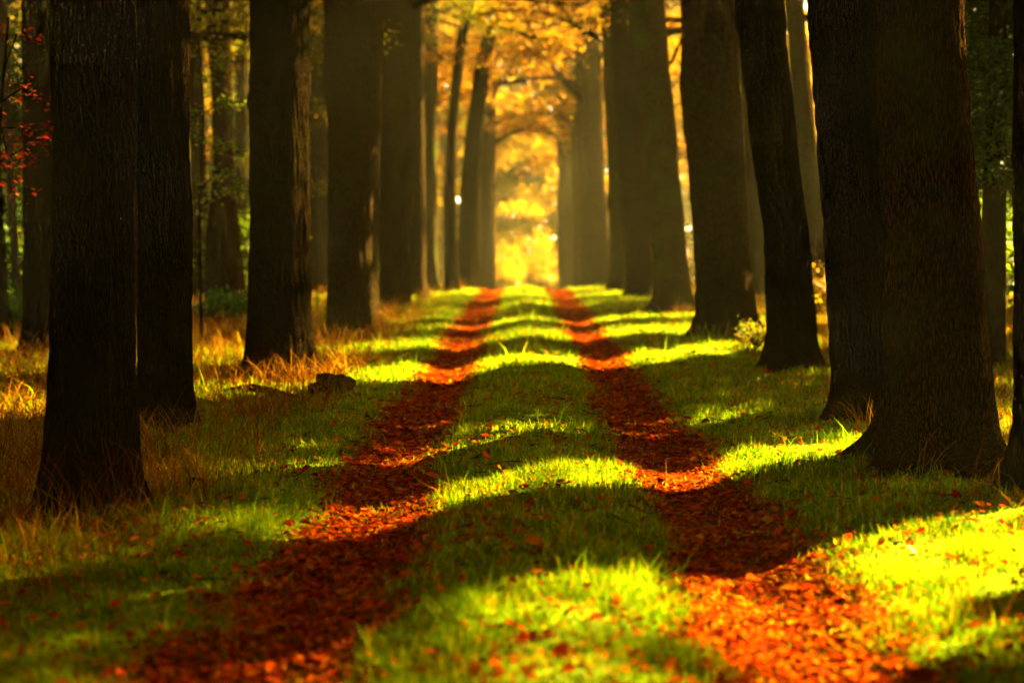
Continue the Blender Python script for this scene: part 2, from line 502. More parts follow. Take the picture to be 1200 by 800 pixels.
def crown_variant(seed, rad=4.2, hgt=8.5, n_limb=9, per=46, leaf=.13, droop=.35, low=0.0, sub=9):
    """limbs (tubes) and leaf sprays round a vertical axis; z = 0 is the height of the lowest limb"""
    rs = random.Random(seed)
    paths, cent = [], []
    for k in range(n_limb):
        t = k / (n_limb - 1)
        a = k * 2.4 + rs.uniform(-.4, .4)
        z = low + t * hgt * .62
        L = rad * (1.05 - .55 * t) * rs.uniform(.75, 1.15)
        rise = hgt * (.10 + .40 * t) * rs.uniform(.6, 1.3)
        pts = []; r0 = .085 * (1.1 - .5 * t)
        wob = [rs.uniform(-.3, .3) for _ in range(4)]
        for i in range(8):
            s = i / 7
            p = Vector((math.cos(a + wob[0] * s) * L * s, math.sin(a + wob[1] * s) * L * s,
                        z + rise * s ** .8 - droop * L * .35 * s ** 3 + .18 * math.sin(s * 6 + wob[2] * 9)))
            pts.append((p, r0 * (1 - .82 * s)))
        paths.append(pts)
        for j in range(sub):
            s = rs.uniform(.25, 1.0); i = min(int(s * 7), 6)
            b = pts[i][0].lerp(pts[i + 1][0], s * 7 - i)
            aa = a + rs.choice([-1, 1]) * rs.uniform(.4, 1.5); l = L * rs.uniform(.22, .5) * (1.15 - .5 * s)
            e = b + Vector((math.cos(aa) * l, math.sin(aa) * l, l * rs.uniform(-.35, .55)))
            mid = b.lerp(e, .5) + Vector((0, 0, l * .10))
            rr = max(pts[i][1] * .45, .012)
            paths.append([(b, rr), (mid, rr * .7), (e, rr * .3)])
            cent += [mid, e, e.lerp(mid, .5) + Vector((rs.uniform(-.4, .4), rs.uniform(-.4, .4), rs.uniform(-.25, .1)))]
    V, I, C = tubes(paths, 6)
    limbs = np_mesh('limbs', V, I, C, None, smooth=True)
    c = np.array([list(v) for v in cent]); n = len(c)
    P = np.repeat(c, per, 0) + RNG.normal(size=(n * per, 3)) * np.array([.42, .42, .16]) * RNG.uniform(.6, 1.35, (n, 1)).repeat(per, 0)
    V, I, C = leaves_diamond(P, leaf, .45)
    base = RNG.normal(.5, .17, n).repeat(per)
    col = np.clip(base + RNG.normal(0, .16, n * per), 0, 1)
    crown = np_mesh('crown', V, I, C, None, rnd=np.repeat(col, 4))
    return limbs, crown


VAR = [crown_variant(s) for s in (1, 2, 3)]
VAR_LOW = [crown_variant(s, rad=3.6, hgt=6.5, n_limb=9, per=44, leaf=.12, droop=.9) for s in (4, 5)]
VAR_FAR = [crown_variant(s, rad=4.8, hgt=9.5, n_limb=10, per=34, leaf=.22, droop=.8, sub=8) for s in (6, 7)]


def with_mat(me, mat):
    key = me.name.split('.')[0] + mat.name
    d = with_mat.__dict__.setdefault('c', {})
    k = (me.name, mat.name)
    if k not in d:
        m2 = me.copy(); m2.name = me.name.split('.')[0]; m2.materials.clear(); m2.materials.append(mat); d[k] = m2
    return d[k]


NT = [0]


def tree(name, d, spec, label, bark='bark', leaf='leaf_gold', crown_z=6.5, top=15, var=None, flare=.5, group=None, cat='tree',
         csc=1.0, taper=.62, base=None, extra=None, roots=None):
    """spec: list of (photo y, left x, right x) read off the trunk; d metres away"""
    NT[0] += 1; seed = NT[0] * 17
    pts = []
    for py, xl, xr in spec:
        c = at((xl + xr) / 2, py, d); pts.append([c.x, c.y, c.z, (xr - xl) / 2 * d / F_PX * (.95 if d < 16 else .98)])
    pts.sort(key=lambda q: q[2])
    bx, by = pts[0][0], d
    zb = gz(bx, by)
    r_top = pts[-1][3]
    zl = pts[-1][2]; ztop = max(top, zl + 3)
    dx = (pts[-1][0] - pts[0][0]) / max(pts[-1][2] - pts[0][2], .5)
    dx = max(-.05, min(.05, dx))
    for k in range(1, 6):
        t = k / 5; z = zl + (ztop - zl) * t
        pts.append([pts[-1][0] + dx * .6 * (ztop - zl) / 5, by + random.uniform(-.06, .06), z, r_top * (1 - (1 - .22) * t ** 1.1) if k else r_top])
    root = link(name, None, loc=(bx, by, zb)); root.empty_display_size = .3
    tag(root, label, cat, group)
    loc = [(q[0] - bx, q[1] - by, q[2] - zb, q[3]) for q in pts]
    me = trunk_mesh(loc, 0, seed, flare, 190 if d < 15 else 130 if d < 26 else 36, .06 if d < 15 else .09 if d < 26 else .14, relief=(.030 if d < 26 else 0))
    me.materials.append(M[bark]); link('trunk', me, root)
    v = var or VAR
    limbs, crown = v[NT[0] % len(v)]
    cx, cy, cr = interp_path(loc, crown_z - zb)
    rot = (0, 0, random.uniform(0, 6.28)); s = csc * random.uniform(.92, 1.1)
    link('limbs', with_mat(limbs, M[bark]), root, (cx, cy, crown_z - zb), rot, (s, s, s))
    link('crown', with_mat(crown, M[leaf]), root, (cx, cy, crown_z - zb), rot, (s, s, s))
    if roots:
        V, I, C = tubes([[(Vector(at(px, py, d + dd)) - root.location, r) for px, py, dd, r in path] for path in roots], 14)
        link('root', np_mesh('root', V, I, C, M[bark], smooth=True), root)
    if extra:
        V, I, C = tubes([[(Vector(at(px, py, d + dd)) - root.location, r) for px, py, dd, r in path] for path in extra], 8)
        me = np_mesh('bough', V, I, C, M[bark], smooth=True); link('bough', me, root)
    return root


AV_R, AV_L = 'trees lining the right side of the avenue', 'trees lining the left side of the avenue'
# right row, near to far
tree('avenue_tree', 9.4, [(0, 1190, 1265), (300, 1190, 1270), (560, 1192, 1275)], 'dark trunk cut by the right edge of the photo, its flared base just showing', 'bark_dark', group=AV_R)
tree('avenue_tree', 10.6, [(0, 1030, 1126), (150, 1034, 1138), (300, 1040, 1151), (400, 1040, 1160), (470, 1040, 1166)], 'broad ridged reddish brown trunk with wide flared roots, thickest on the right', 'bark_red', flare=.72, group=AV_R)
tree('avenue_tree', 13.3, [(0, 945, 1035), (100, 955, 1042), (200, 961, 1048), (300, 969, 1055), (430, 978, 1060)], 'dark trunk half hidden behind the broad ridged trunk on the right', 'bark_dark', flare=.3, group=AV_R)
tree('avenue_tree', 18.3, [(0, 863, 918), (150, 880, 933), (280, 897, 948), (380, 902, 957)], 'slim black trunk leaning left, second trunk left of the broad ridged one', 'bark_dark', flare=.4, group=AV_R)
tree('avenue_tree', 24.3, [(0, 800, 865), (90, 798, 867), (200, 808, 872), (300, 815, 879), (360, 818, 883)], 'dark brown trunk with a bulge at top left and grass tufts round its foot', 'bark', flare=.4, group=AV_R)
tree('avenue_tree', 32.5, [(0, 735, 779), (80, 743, 785), (150, 752, 791), (300, 766, 806), (350, 770, 808)], 'mossy green leaning trunk with a boulder-like root at its left foot', 'bark_moss', flare=.6, crown_z=7.2, group=AV_R,
     roots=[[(792, 340, -.1, .16), (785, 350, -.35, .24), (779, 360, -.55, .22), (768, 368, -.7, .12), (758, 372, -.8, .05)]],
     extra=[[(783, 38, 0, .09), (797, 36, .3, .07), (812, 30, .8, .05)], [(786, 75, 0, .04), (795, 55, .2, .03), (803, 30, .4, .02)]])
tree('avenue_tree', 40, [(0, 716, 752), (60, 716, 752), (200, 724, 758), (330, 735, 770)], 'hazy brown trunk just left of the mossy leaning trunk', 'bark', flare=.4, crown_z=6.9, group=AV_R)
tree('avenue_tree', 45, [(0, 700, 738), (60, 706, 738), (200, 711, 740), (330, 714, 744)], 'hazy brown trunk third from the avenue end on the right', 'bark_moss', flare=.3, crown_z=6.6, group=AV_R)
tree('avenue_tree', 55, [(0, 685, 703), (100, 680, 706), (200, 684, 710), (330, 688, 716)], 'hazy grey trunk on the right throwing a thin bough over the avenue', 'bark', flare=.3, crown_z=6.6, var=VAR_FAR, group=AV_R,
     extra=[[(682, 120, 0, .14), (668, 106, -.2, .11), (645, 75, -.6, .10), (628, 45, -.9, .08), (612, 15, -1.2, .07), (600, -20, -1.4, .06)]])
tree('avenue_tree', 56, [(0, 671, 683), (100, 674, 688), (200, 678, 694), (330, 682, 700)], 'thin hazy stem beside the trunk that throws a bough over the avenue', 'bark', flare=.3, crown_z=7, var=VAR_FAR, group=AV_R)
tree('avenue_tree', 74, [(100, 652, 670), (200, 653, 671), (330, 654, 673)], 'palest hazy trunk at the far end of the right row', 'bark', flare=.2, crown_z=5.6, var=VAR_FAR, group=AV_R)
tree('avenue_tree', 64, [(100, 668, 686), (200, 669, 687), (330, 671, 690)], 'hazy trunk last but one in the right row', 'bark', flare=.2, crown_z=5.6, var=VAR_FAR, group=AV_R)
# left row
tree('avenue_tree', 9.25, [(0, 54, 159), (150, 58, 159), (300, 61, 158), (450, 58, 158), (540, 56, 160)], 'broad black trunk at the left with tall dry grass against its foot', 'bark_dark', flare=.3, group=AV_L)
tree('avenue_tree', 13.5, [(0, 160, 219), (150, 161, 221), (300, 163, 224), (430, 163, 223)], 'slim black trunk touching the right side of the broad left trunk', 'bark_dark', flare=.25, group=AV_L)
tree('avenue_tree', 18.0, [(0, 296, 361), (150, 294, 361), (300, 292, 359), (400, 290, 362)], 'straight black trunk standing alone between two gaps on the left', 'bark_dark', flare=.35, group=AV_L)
tree('avenue_tree', 25, [(0, 381, 450), (60, 381, 447), (150, 384, 441), (250, 386, 438), (340, 384, 432)], 'dark brown trunk widening upwards, fourth in the left row', 'bark', flare=.35, group=AV_L)
tree('avenue_tree', 29, [(0, 402, 446), (200, 402, 444), (350, 398, 442)], 'trunk mostly hidden behind the fourth trunk of the left row', 'bark', flare=.2, group=AV_L)
tree('avenue_tree', 36, [(0, 446, 483), (200, 445, 481), (330, 444, 481)], 'hazy brown trunk, fifth in the left row', 'bark', flare=.3, crown_z=6.8, group=AV_L)
tree('avenue_tree', 42, [(0, 474, 499), (200, 474, 498), (320, 474, 500)], 'hazy brown trunk, sixth in the left row', 'bark', flare=.3, crown_z=6.8, group=AV_L)
tree('avenue_tree', 46, [(0, 492, 514), (200, 492, 513), (310, 490, 513)], 'hazy trunk with a curved root, left of the thin curving tree', 'bark_moss', flare=.7, crown_z=6.9, group=AV_L)
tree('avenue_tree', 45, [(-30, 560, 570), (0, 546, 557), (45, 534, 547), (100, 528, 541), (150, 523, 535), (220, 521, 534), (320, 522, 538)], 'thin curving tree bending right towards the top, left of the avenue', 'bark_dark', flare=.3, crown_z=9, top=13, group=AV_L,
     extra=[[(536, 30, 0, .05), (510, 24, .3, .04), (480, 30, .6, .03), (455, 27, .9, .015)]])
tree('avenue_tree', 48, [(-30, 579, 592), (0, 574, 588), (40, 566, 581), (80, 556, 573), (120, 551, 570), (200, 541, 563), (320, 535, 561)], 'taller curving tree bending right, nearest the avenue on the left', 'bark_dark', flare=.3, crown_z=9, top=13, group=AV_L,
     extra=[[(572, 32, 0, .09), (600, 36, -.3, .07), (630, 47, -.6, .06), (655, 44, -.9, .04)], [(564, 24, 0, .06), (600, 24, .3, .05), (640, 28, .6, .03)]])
tree('avenue_tree', 66, [(100, 560, 581), (200, 560, 581), (330, 559, 581)], 'palest hazy trunk at the far end of the left row', 'bark', flare=.2, crown_z=5.6, var=VAR_FAR, group=AV_L)

# trees of the wood behind the rows that can be told apart
BGL = 'trees of the wood behind the left row'
BGR = 'trees of the wood behind the right row'
tree('forest_tree', 22, [(0, 26, 62), (200, 28, 62), (340, 28, 62)], 'dark trunk behind the broad left trunk, by its left edge', 'bark_dark', leaf='leaf_olive', group=BGL)
tree('forest_tree', 27, [(0, -2, 8), (150, 4, 14), (230, 9, 18), (340, 15, 25)], 'thin pale grey leaning stem at the left edge of the photo', 'bark_pale', leaf='leaf_olive', group=BGL)
tree('forest_tree', 24, [(0, -36, -4), (200, -34, 0), (330, -32, 8)], 'dark trunk cut by the left edge of the photo', 'bark_dark', leaf='leaf_olive', group=BGL)
tree('forest_tree', 31, [(0, 240, 268), (100, 248, 272), (200, 250, 273), (300, 240, 284)], 'dim reddish trunk in the gap left of the lone straight trunk', 'bark_red', leaf='leaf_olive', flare=.3, group=BGL)
tree('forest_tree', 38, [(0, 218, 236), (200, 224, 242), (320, 226, 246)], 'hazy slim trunk beside the dim reddish trunk in the gap', 'bark', leaf='leaf_olive', group=BGL)
tree('forest_tree', 44, [(0, 362, 384), (200, 362, 382), (320, 362, 384)], 'hazy trunk filling the gap right of the lone straight trunk', 'bark', leaf='leaf_olive', group=BGL)
tree('forest_tree', 52, [(0, 276, 290), (320, 276, 290)], 'hazy trunk at the left edge of the lone straight trunk', 'bark', leaf='leaf_olive', group=BGL)
tree('forest_tree', 40, [(0, 862, 880), (100, 867, 886), (290, 878, 898)], 'hazy slim trunk in the slit right of the bulging trunk', 'bark', group=BGR)
tree('forest_tree', 34, [(0, 918, 942), (100, 926, 951), (290, 943, 970)], 'hazy leaning trunk seen left of the half hidden dark trunk', 'bark', group=BGR)
tree('forest_tree', 36, [(0, 1150, 1166), (200, 1152, 1168), (300, 1152, 1170)], 'slim pale trunk right of the broad ridged trunk', 'bark_pale', group=BGR)
tree('forest_tree', 44, [(0, 1172, 1188), (300, 1172, 1190)], 'slim pale trunk near the right edge of the photo', 'bark_pale', group=BGR)


def plain_tree(x, y, r, label, bark='bark', leaf='leaf_gold', crown_z=7, top=15, var=None, group=None, csc=1.0):
    z0 = gz(x, y); k = F_PX / y if y > 1 else None
    NT[0] += 1; seed = NT[0] * 17
    root = link('forest_tree', None, loc=(x, y, z0)); tag(root, label, 'tree', group)
    dx, dy = random.uniform(-.03, .03), random.uniform(-.03, .03)
    pts = [(dx * z, dy * z, z, r * (1 - .75 * (z / top) ** 1.3)) for z in (0, 2, 4, 6, 8, 10, 12, top)]
    me = trunk_mesh(pts, 0, seed, .35, 18, .25); me.materials.append(M[bark]); link('trunk', me, root)
    limbs, crown = (var or VAR)[NT[0] % len(var or VAR)]
    rot = (0, 0, random.uniform(0, 6.28)); s = csc * random.uniform(.9, 1.1)
    p = (dx * crown_z, dy * crown_z, crown_z)
    link('limbs', with_mat(limbs, M[bark]), root, p, rot, (s, s, s))
    link('crown', with_mat(crown, M[leaf]), root, p, rot, (s, s, s))
    return root


# trees in the depth of the wood, left and right and beyond the crest
rs = random.Random(5)
pts_used = []
def place(n, xr, yr, mind, fn):
    k = t = 0
    while k < n and t < 4000:
        t += 1
        x, y = rs.uniform(*xr), rs.uniform(*yr)
        if any((x - a) ** 2 + (y - b) ** 2 < mind ** 2 for a, b in pts_used): continue
        pts_used.append((x, y)); fn(x, y); k += 1
place(26, (-34, -6.5), (28, 92), 4.2, lambda x, y: plain_tree(x, y, rs.uniform(.16, .34), 'hazy trunk in the depth of the wood left of the avenue', rs.choice(['bark', 'bark_dark']),
      rs.choice(['leaf_olive', 'leaf_gold', 'leaf_olive']), crown_z=rs.uniform(4.5, 7), var=VAR_FAR if y > 55 else VAR_LOW, group='trees in the depth of the left wood'))
place(4, (18, 36), (50, 92), 4.5, lambda x, y: plain_tree(x, y, rs.uniform(.16, .34), 'hazy trunk in the depth of the wood right of the avenue', 'bark',
      'leaf_gold', crown_z=rs.uniform(5, 7.5), var=VAR_FAR, group='trees in the depth of the right wood'))
# golden trees where the avenue ends
for x, y, cz, sc in ((-7, 78, 3.4, 1), (7.5, 82, 3.2, 1), (-4.5, 92, 2.6, 1.05), (4.6, 96, 2.2, 1.05), (-3.6, 108, 1.6, 1.15), (3.4, 104, 2.2, 1), (-9, 104, 2.4, 1.1), 
                     (-4.5, 121, 2, 1.3), (5, 121, 2, 1.3), (-1.2, 126, 1, 1.5), (-5.5, 70, 5, 1), (5.8, 73, 5, 1), (-6, 86, 4, 1.1), (6.4, 90, 4, 1.1), (1.8, 133, 1, 1.6)):
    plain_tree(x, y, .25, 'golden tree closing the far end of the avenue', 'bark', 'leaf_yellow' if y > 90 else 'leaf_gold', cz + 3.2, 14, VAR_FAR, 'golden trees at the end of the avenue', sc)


plain_tree(12.6, 71, .25, 'golden tree showing between the two dark trunks right of the avenue', 'bark', 'leaf_gold', 4.6, 16, VAR_FAR, None, 1.15)
plain_tree(8.6, 62, .2, 'smaller golden tree showing in the slit right of the slim leaning trunk', 'bark', 'leaf_gold', 5, 15, VAR_FAR, None, 1.0)


def spruce(x, y, h, r, label, group, low=.5, fine=False):
    NT[0] += 1
    z0 = gz(x, y); root = link('spruce_tree', None, loc=(x, y, z0)); tag(root, label, 'conifer', group)
    V, I, C = tubes([[(Vector((0, 0, z)), .16 * (1 - z / (h + .3)) + .02) for z in np.linspace(-.2, h, 9)]], 10)
    me = np_mesh('trunk', V, I, C, M['bark_dark'], smooth=True); link('trunk', me, root)
    P = []
    n_tier = int(h / .33)
    for k in range(n_tier):
        z = low + (h - low) * k / n_tier; rr = r * (1 - (z / h) ** 1.8) + .12
        for j in range(9):
            a = RNG.uniform(0, 6.28); m = 150 if fine else 46
            s = np.sqrt(RNG.random(m)); lat = RNG.normal(0, .12, m) * (1.2 - .4 * s) * rr ** .5
            P.append(np.stack([np.cos(a) * s * rr - np.sin(a) * lat, np.sin(a) * s * rr + np.cos(a) * lat,
                               z - .28 * rr * s ** 1.5 + RNG.normal(0, .05, m)], 1))
    P = np.concatenate(P)
    V, I, C = leaves_diamond(P, .11 if fine else .24, .2, .30 if fine else .42)
    me = np_mesh('crown', V, I, C, M['needle'], rnd=np.repeat(RNG.random(len(P)), 4)); link('crown', me, root)


for x, y in ((-12.6, 36.5), (-14.6, 41), (-20, 44), (-15, 52), (-25, 58), (-19, 66), (-12, 64), (11, 40), (13.5, 52), (10, 60), (17, 66)):
    spruce(x, y, random.uniform(8, 11), 2.0, 'dark spruce among the trees in the depth of the wood', 'spruces in the depth of the wood')

# the wood's edge on the sunny side: spruces in view, then trees placed to cast bars of shade across the track
spruce(at(1168, 100, 19).x, 19, 9, 1.25, 'dark spruce at the right edge, its lowest boughs hanging above the sunlit ground', None, 2.5, True)
spruce(at(1225, 100, 22).x, 22.5, 9, 1.3, 'dark spruce mostly outside the right edge of the photo', None, 2.6, True)


def on_ray(c, tx):                      # a tree at distance tx whose shadow crosses the middle of the track at y = c
    return tx, c + TANAZ * tx
SP = [(-4.5, 9, 1.6), (-1.6, 8.5, 1.6), (1.3, 9, 1.6), (2.9, 8.5, 1.3), (7.7, 10.5, .40), (11.0, 9.5, .75), (11.35, 8.5, .45), (13.4, 9.0, 1.3), (15.4, 10.5, 1.3), (17.3, 9.5, 1.2),
      (21.1, 10.0, 1.1), (22.5, 12.5, 1.0), (26.5, 10.0, .8), (30.1, 10.5, .5)]
for c, tx, r in SP:  # spruces added mostly out of view, spaced and sized to shade the track
    x, y = on_ray(c, tx)
    spruce(x, y, random.uniform(12.5, 15), r, 'dark spruce added right of the avenue to shade the track', 'spruces added to shade the track from the right')
for c, tx, r in [(3.0, 13, .3), (9.0, 13.5, .3), (13.6, 13, .3)]:  # high crowns added behind the spruces to shade upper trunks and haze
    x, y = on_ray(c, tx)
    plain_tree(x, y, r, 'tree added right of the avenue to shade trunks and haze', 'bark', 'leaf_gold', 9.6, 18, VAR, 'trees along the right edge of the wood')
x, y = on_ray(4.8, 8.6)  # low spruce added out of view, blocks sun on the near right only
spruce(x, y, 4.7, .4, 'unseen young spruce added to shade the right foreground', None)
for c, tx, r, cz, k in [(9.3, 9.7, .10, 7.3, .48), (8.5, 11.8, .10, 8.6, .55), (7.7, 11.0, .09, 7.7, .5), (4.3, 8.9, .06, 4.3, .27), (6.9, 9.2, .05, 4.9, .20), (12.0, 9.8, .09, 7.9, .5), (8.4, 10.4, .08, 6.4, .2)]:  # unseen crowns added to break up the sun and darken the left side
    x, y = on_ray(c, tx)
    plain_tree(x, y, r, 'unseen young tree added to dapple and darken the track', 'bark', 'leaf_gold', cz, 11 + cz * .3, VAR, 'young trees added to shade the track', k)
for c, tx, r in [(32.5, 11, .3), (34, 9, .3), (36.5, 12, .3), (39, 10, .3), (18.0, 9, .2)]:
    x, y = on_ray(c, tx)
    plain_tree(x, y, r, 'tree added right of the avenue to shade trunks and haze', 'bark', 'leaf_gold', 8, 15, VAR, 'trees along the right edge of the wood')


# the wood goes on beside and behind the photographer and shuts out the open sky
place(34, (-24, -4.6), (-14, 27), 3.4, lambda x, y: None if x > -.37 * y - .9 and y > 0 else plain_tree(x, y, rs.uniform(.2, .34), 'dark trunk of the near wood left of the avenue', 'bark_dark',
      'leaf_olive', crown_z=rs.uniform(5.5, 7), var=VAR, group='trees of the near left wood', csc=1.15))
for x, y in ((-3, 4.0), (3.1, 4.4), (-3, -1.5), (3, -1.2), (-2.9, -7), (3, -7), (-3, -13), (3, -13), (0, -20)):
    plain_tree(x, y, .33, 'avenue tree beside or behind the photographer', 'bark_dark', 'leaf_gold', 7, 15, VAR, 'near avenue trees', 1.1)
place(7, (6.5, 11), (-12, 10), 4.5, lambda x, y: plain_tree(x, y, rs.uniform(.2, .3), 'tree of the near wood right of the avenue', 'bark_dark',
      'leaf_gold', crown_z=8.5, var=VAR, group='trees of the near right wood'))


# ------------------------------------------------------------------ shrubs, saplings, tufts
def leaf_cluster_mesh(name, cent, sig, per, size, mat, flat=.3, aspect=.62, folded=False):
    c = np.array(cent, float); n = len(c)
    P = np.repeat(c, per, 0) + RNG.normal(size=(n * per, 3)) * np.array(sig)
    if folded: V, I, C = leaves_folded(P, size * RNG.uniform(.7, 1.3, len(P)), flat, aspect)
    else: V, I, C = leaves_diamond(P, size, flat, aspect)
    col = np.clip(RNG.normal(.5, .15, n).repeat(per) + RNG.normal(0, .18, n * per), 0, 1)
    return np_mesh(name, V, I, C, mat, rnd=np.repeat(col, 6 if folded else 4))


def shrub(name, x, y, w, h, leaf, label, cat, group=None, n=40, per=40, size=.09):
    z = gz(x, y); root = link(name, None, loc=(x, y, z)); tag(root, label, cat, group)
    paths, cent = [], []
    for k in range(n):
        a = random.uniform(0, 6.28); t = random.random() ** .6
        e = Vector((math.cos(a) * w * t * .9, math.sin(a) * w * t * .9, h * random.uniform(.35, 1) * (1.05 - .45 * t * t)))
        m = e * .5 + Vector((0, 0, h * .12))
        paths.append([(Vector((0, 0, -.05)) + e * .03, .014), (m, .009), (e, .004)])
        cent += [e, e.lerp(m, .5)]
    V, I, C = tubes(paths, 5); link('stems', np_mesh('stems', V, I, C, M['bark'], smooth=True), root)
    s = min(w, h) * .16
    link('foliage', leaf_cluster_mesh('foliage', [list(c) for c in cent], (s, s, s * .7), per // 2, size, M[leaf]), root)
    return root


G = 'undergrowth shrubs in the wood'
shrub('fern_bush', at(18, 380, 27).x, 27, .9, .75, 'fern', 'low dark green bush at the left edge beside the thin pale stem', 'bush', None, 40, 60, .09)
shrub('fern_bush', at(262, 375, 29).x, 29, .8, .6, 'fern', 'low green bush in the gap left of the lone straight trunk', 'bush', None, 40, 60, .08)
shrub('holly_bush', at(1172, 300, 24).x, 25.5, 1.6, 2.6, 'leaf_green', 'green leafy bush between the broad ridged trunk and the right edge', 'bush', None, 50, 60, .10)
shrub('orange_bush', at(1170, 320, 30).x, 31, 1.2, .9, 'leaf_gold', 'low orange bush lit by the sun near the right edge', 'bush', None, 36, 50, .09)
shrub('orange_bush', at(880, 400, 22).x, 21.5, .35, .45, 'leaf_olive', 'small leafy tuft at the foot of the bulging trunk', 'bush', None, 18, 30, .05)
shrub('orange_bush', at(955, 300, 30).x, 30, .9, 1.0, 'leaf_gold', 'orange bush behind the slim black leaning trunk', 'bush', None, 36, 50, .09)
place(34, (-30, -6.0), (32, 75), 2.4, lambda x, y: shrub('understory_bush', x, y, rs.uniform(1.1, 2.2), rs.uniform(1.6, 4.2), rs.choice(['leaf_olive', 'leaf_green', 'leaf_green']),
      'dim leafy bush under the trees of the left wood', 'bush', 'bushes under the trees of the left wood', 34, 44, .12))
place(8, (6, 22), (40, 75), 3.0, lambda x, y: shrub('understory_bush', x, y, rs.uniform(.9, 1.6), rs.uniform(1.0, 2.2), rs.choice(['leaf_olive', 'leaf_gold']),
      'dim leafy bush under the trees of the right wood', 'bush', 'bushes under the trees of the right wood', 34, 44, .12))
place(14, (-7, 7), (88, 118), 2.0, lambda x, y: shrub('golden_bush', x, y, rs.uniform(1.4, 2.2), rs.uniform(3.2, 5.2), 'leaf_yellow',
      'sunlit golden bush closing the far end of the avenue', 'bush', 'golden bushes at the end of the avenue', 40, 40, .16))


def sapling(name, d, stem, sprays, leaf, label, size=.085, sig=.12, per=26, bark='bark_dark'):
    """stem and twigs given by photo pixels; leaf sprays along the twigs"""
    base = at(stem[0][0], stem[0][1], d); z = gz(base.x, d)
    root = link(name, None, loc=(base.x, d, z)); tag(root, label, 'sapling')
    o = root.location
    paths = [[(Vector((0, 0, -.1)), .03)] + [(at(px, py, d) - o, .026 - .016 * i / len(stem)) for i, (px, py) in enumerate(stem)]]
    cent = []
    for sp in sprays:
        dz = random.uniform(-.5, .5); q = []
        for i, (px, py) in enumerate(sp):
            q.append((at(px, py, d + dz * i / max(len(sp) - 1, 1)) - o, .010 - .006 * i / len(sp)))
        paths.append(q)
        for a, b in zip(q, q[1:]):
            for t in (.2, .5, .8, 1): cent.append(list(a[0].lerp(b[0], t)))
    V, I, C = tubes(paths, 6); link('stem', np_mesh('stem', V, I, C, M[bark], smooth=True), root)
    link('foliage', leaf_cluster_mesh('foliage', cent, (sig, sig * 1.2, sig * .5), per, size, M[leaf], .5, .66), root)


sapling('red_sapling', 15.5, [(-14, 420), (-6, 250), (2, 120), (10, 20)],
        [[(2, 120), (30, 100), (50, 122)], [(4, 150), (30, 150), (58, 158)], [(0, 190), (25, 175), (55, 168)], [(-4, 180), (12, 210), (14, 228)], [(5, 80), (20, 40), (36, 48)], [(0, 140), (10, 190), (30, 185)]],
        'leaf_red', 'red leaved sapling at the upper left edge beside the broad black trunk', .065, .14, 5)
sapling('green_sapling', 23, [(236, 400), (234, 250), (238, 130), (232, 40)],
        [[(236, 135), (262, 118), (296, 122)], [(236, 180), (262, 168), (290, 185)], [(236, 220), (258, 200), (284, 215)], [(236, 165), (226, 150), (222, 128)], [(237, 240), (270, 222), (295, 226)], [(236, 100), (250, 80), (262, 66)]],
        'leaf_green', 'green leaved sapling in the gap left of the lone straight trunk', .075, .10, 14)
sapling('orange_sapling', 34, [(372, 380), (370, 250), (368, 100), (370, 10)], [[(370, 90), (378, 70), (384, 60)], [(369, 150), (376, 130), (384, 118)], [(370, 40), (378, 20), (386, 10)], [(370, 230), (378, 215), (384, 220)]],
        'leaf_olive', 'yellowing sapling in the gap right of the lone straight trunk', .09, .16, 16)


def tuft(px, py, d, n, h, label, spread=.16, mat='straw', name='grass_tuft', lean=None, w=.0032, colr=(0, 1)):
    p = at(px, py, d); x, y = p.x, d
    z = gz(x, y)
    P = np.stack([RNG.normal(0, spread, n), RNG.normal(0, spread * .7, n), np.zeros(n)], 1)
    P[:, 2] = ground_z(P[:, 0] + x, P[:, 1] + y) - z - .01
    hd = RNG.uniform(0, 2 * np.pi, n) if lean is None else RNG.normal(lean, .7, n)
    V, I, C = blades(P, h * RNG.uniform(.4, 1.1, n), w * RNG.uniform(.6, 1.3, n), RNG.uniform(.15, 1.0, n), hd, 5)
    me = np_mesh(name, V, I, C, M[mat], rnd=np.repeat(RNG.uniform(*colr, n), 11))
    tag(link(name, me, loc=(x, y, z)), label, 'grass tuft', 'tufts of tall grass along the verges')


tuft(180, 560, 9.2, 90, .75, 'tall straw coloured tuft between the two left trunks', .2)
tuft(110, 590, 8.6, 90, .70, 'rusty tuft against the foot of the broad left trunk', .3, colr=(0, .5))
tuft(20, 600, 8.9, 120, .55, 'dark rusty tuft left of the broad left trunk', .4, colr=(0, .3))
tuft(240, 520, 11.5, 110, .5, 'green tuft right of the slim black left trunk', .3, 'grass', colr=(0, .6))
tuft(300, 470, 15.5, 110, .6, 'arching rusty tuft in front of the lone straight trunk', .4, lean=0, colr=(0, .6))
tuft(270, 500, 13.0, 70, .75, 'long arching straw stems left of the cut log', .3, lean=.3)
tuft(330, 440, 17.2, 80, .45, 'straw tuft at the foot of the lone straight trunk', .3)
tuft(450, 400, 25.5, 140, .5, 'bright straw tuft beside the fourth left trunk', .35, colr=(.5, 1), w=.009)
tuft(395, 395, 23.5, 100, .45, 'straw tuft in front of the fourth left trunk', .3, colr=(.4, 1), w=.009)
tuft(1022, 480, 12.3, 60, .42, 'pale upright tuft between the two right trunks', .10, colr=(.6, 1))
tuft(1150, 530, 10.3, 60, .38, 'green tuft at the foot of the broad ridged trunk', .2, 'grass', colr=(.4, .95))
tuft(1100, 530, 10.2, 30, .45, 'thin arching stems in front of the broad ridged trunk', .25, lean=0, colr=(.5, 1), w=.004)
tuft(1190, 520, 11.0, 120, .6, 'leaning straw tuft right of the broad ridged trunk', .3, lean=3.14, colr=(.4, 1))
tuft(980, 455, 17.0, 80, .38, 'orange tuft beside the slim black leaning trunk', .25, colr=(.2, .8))
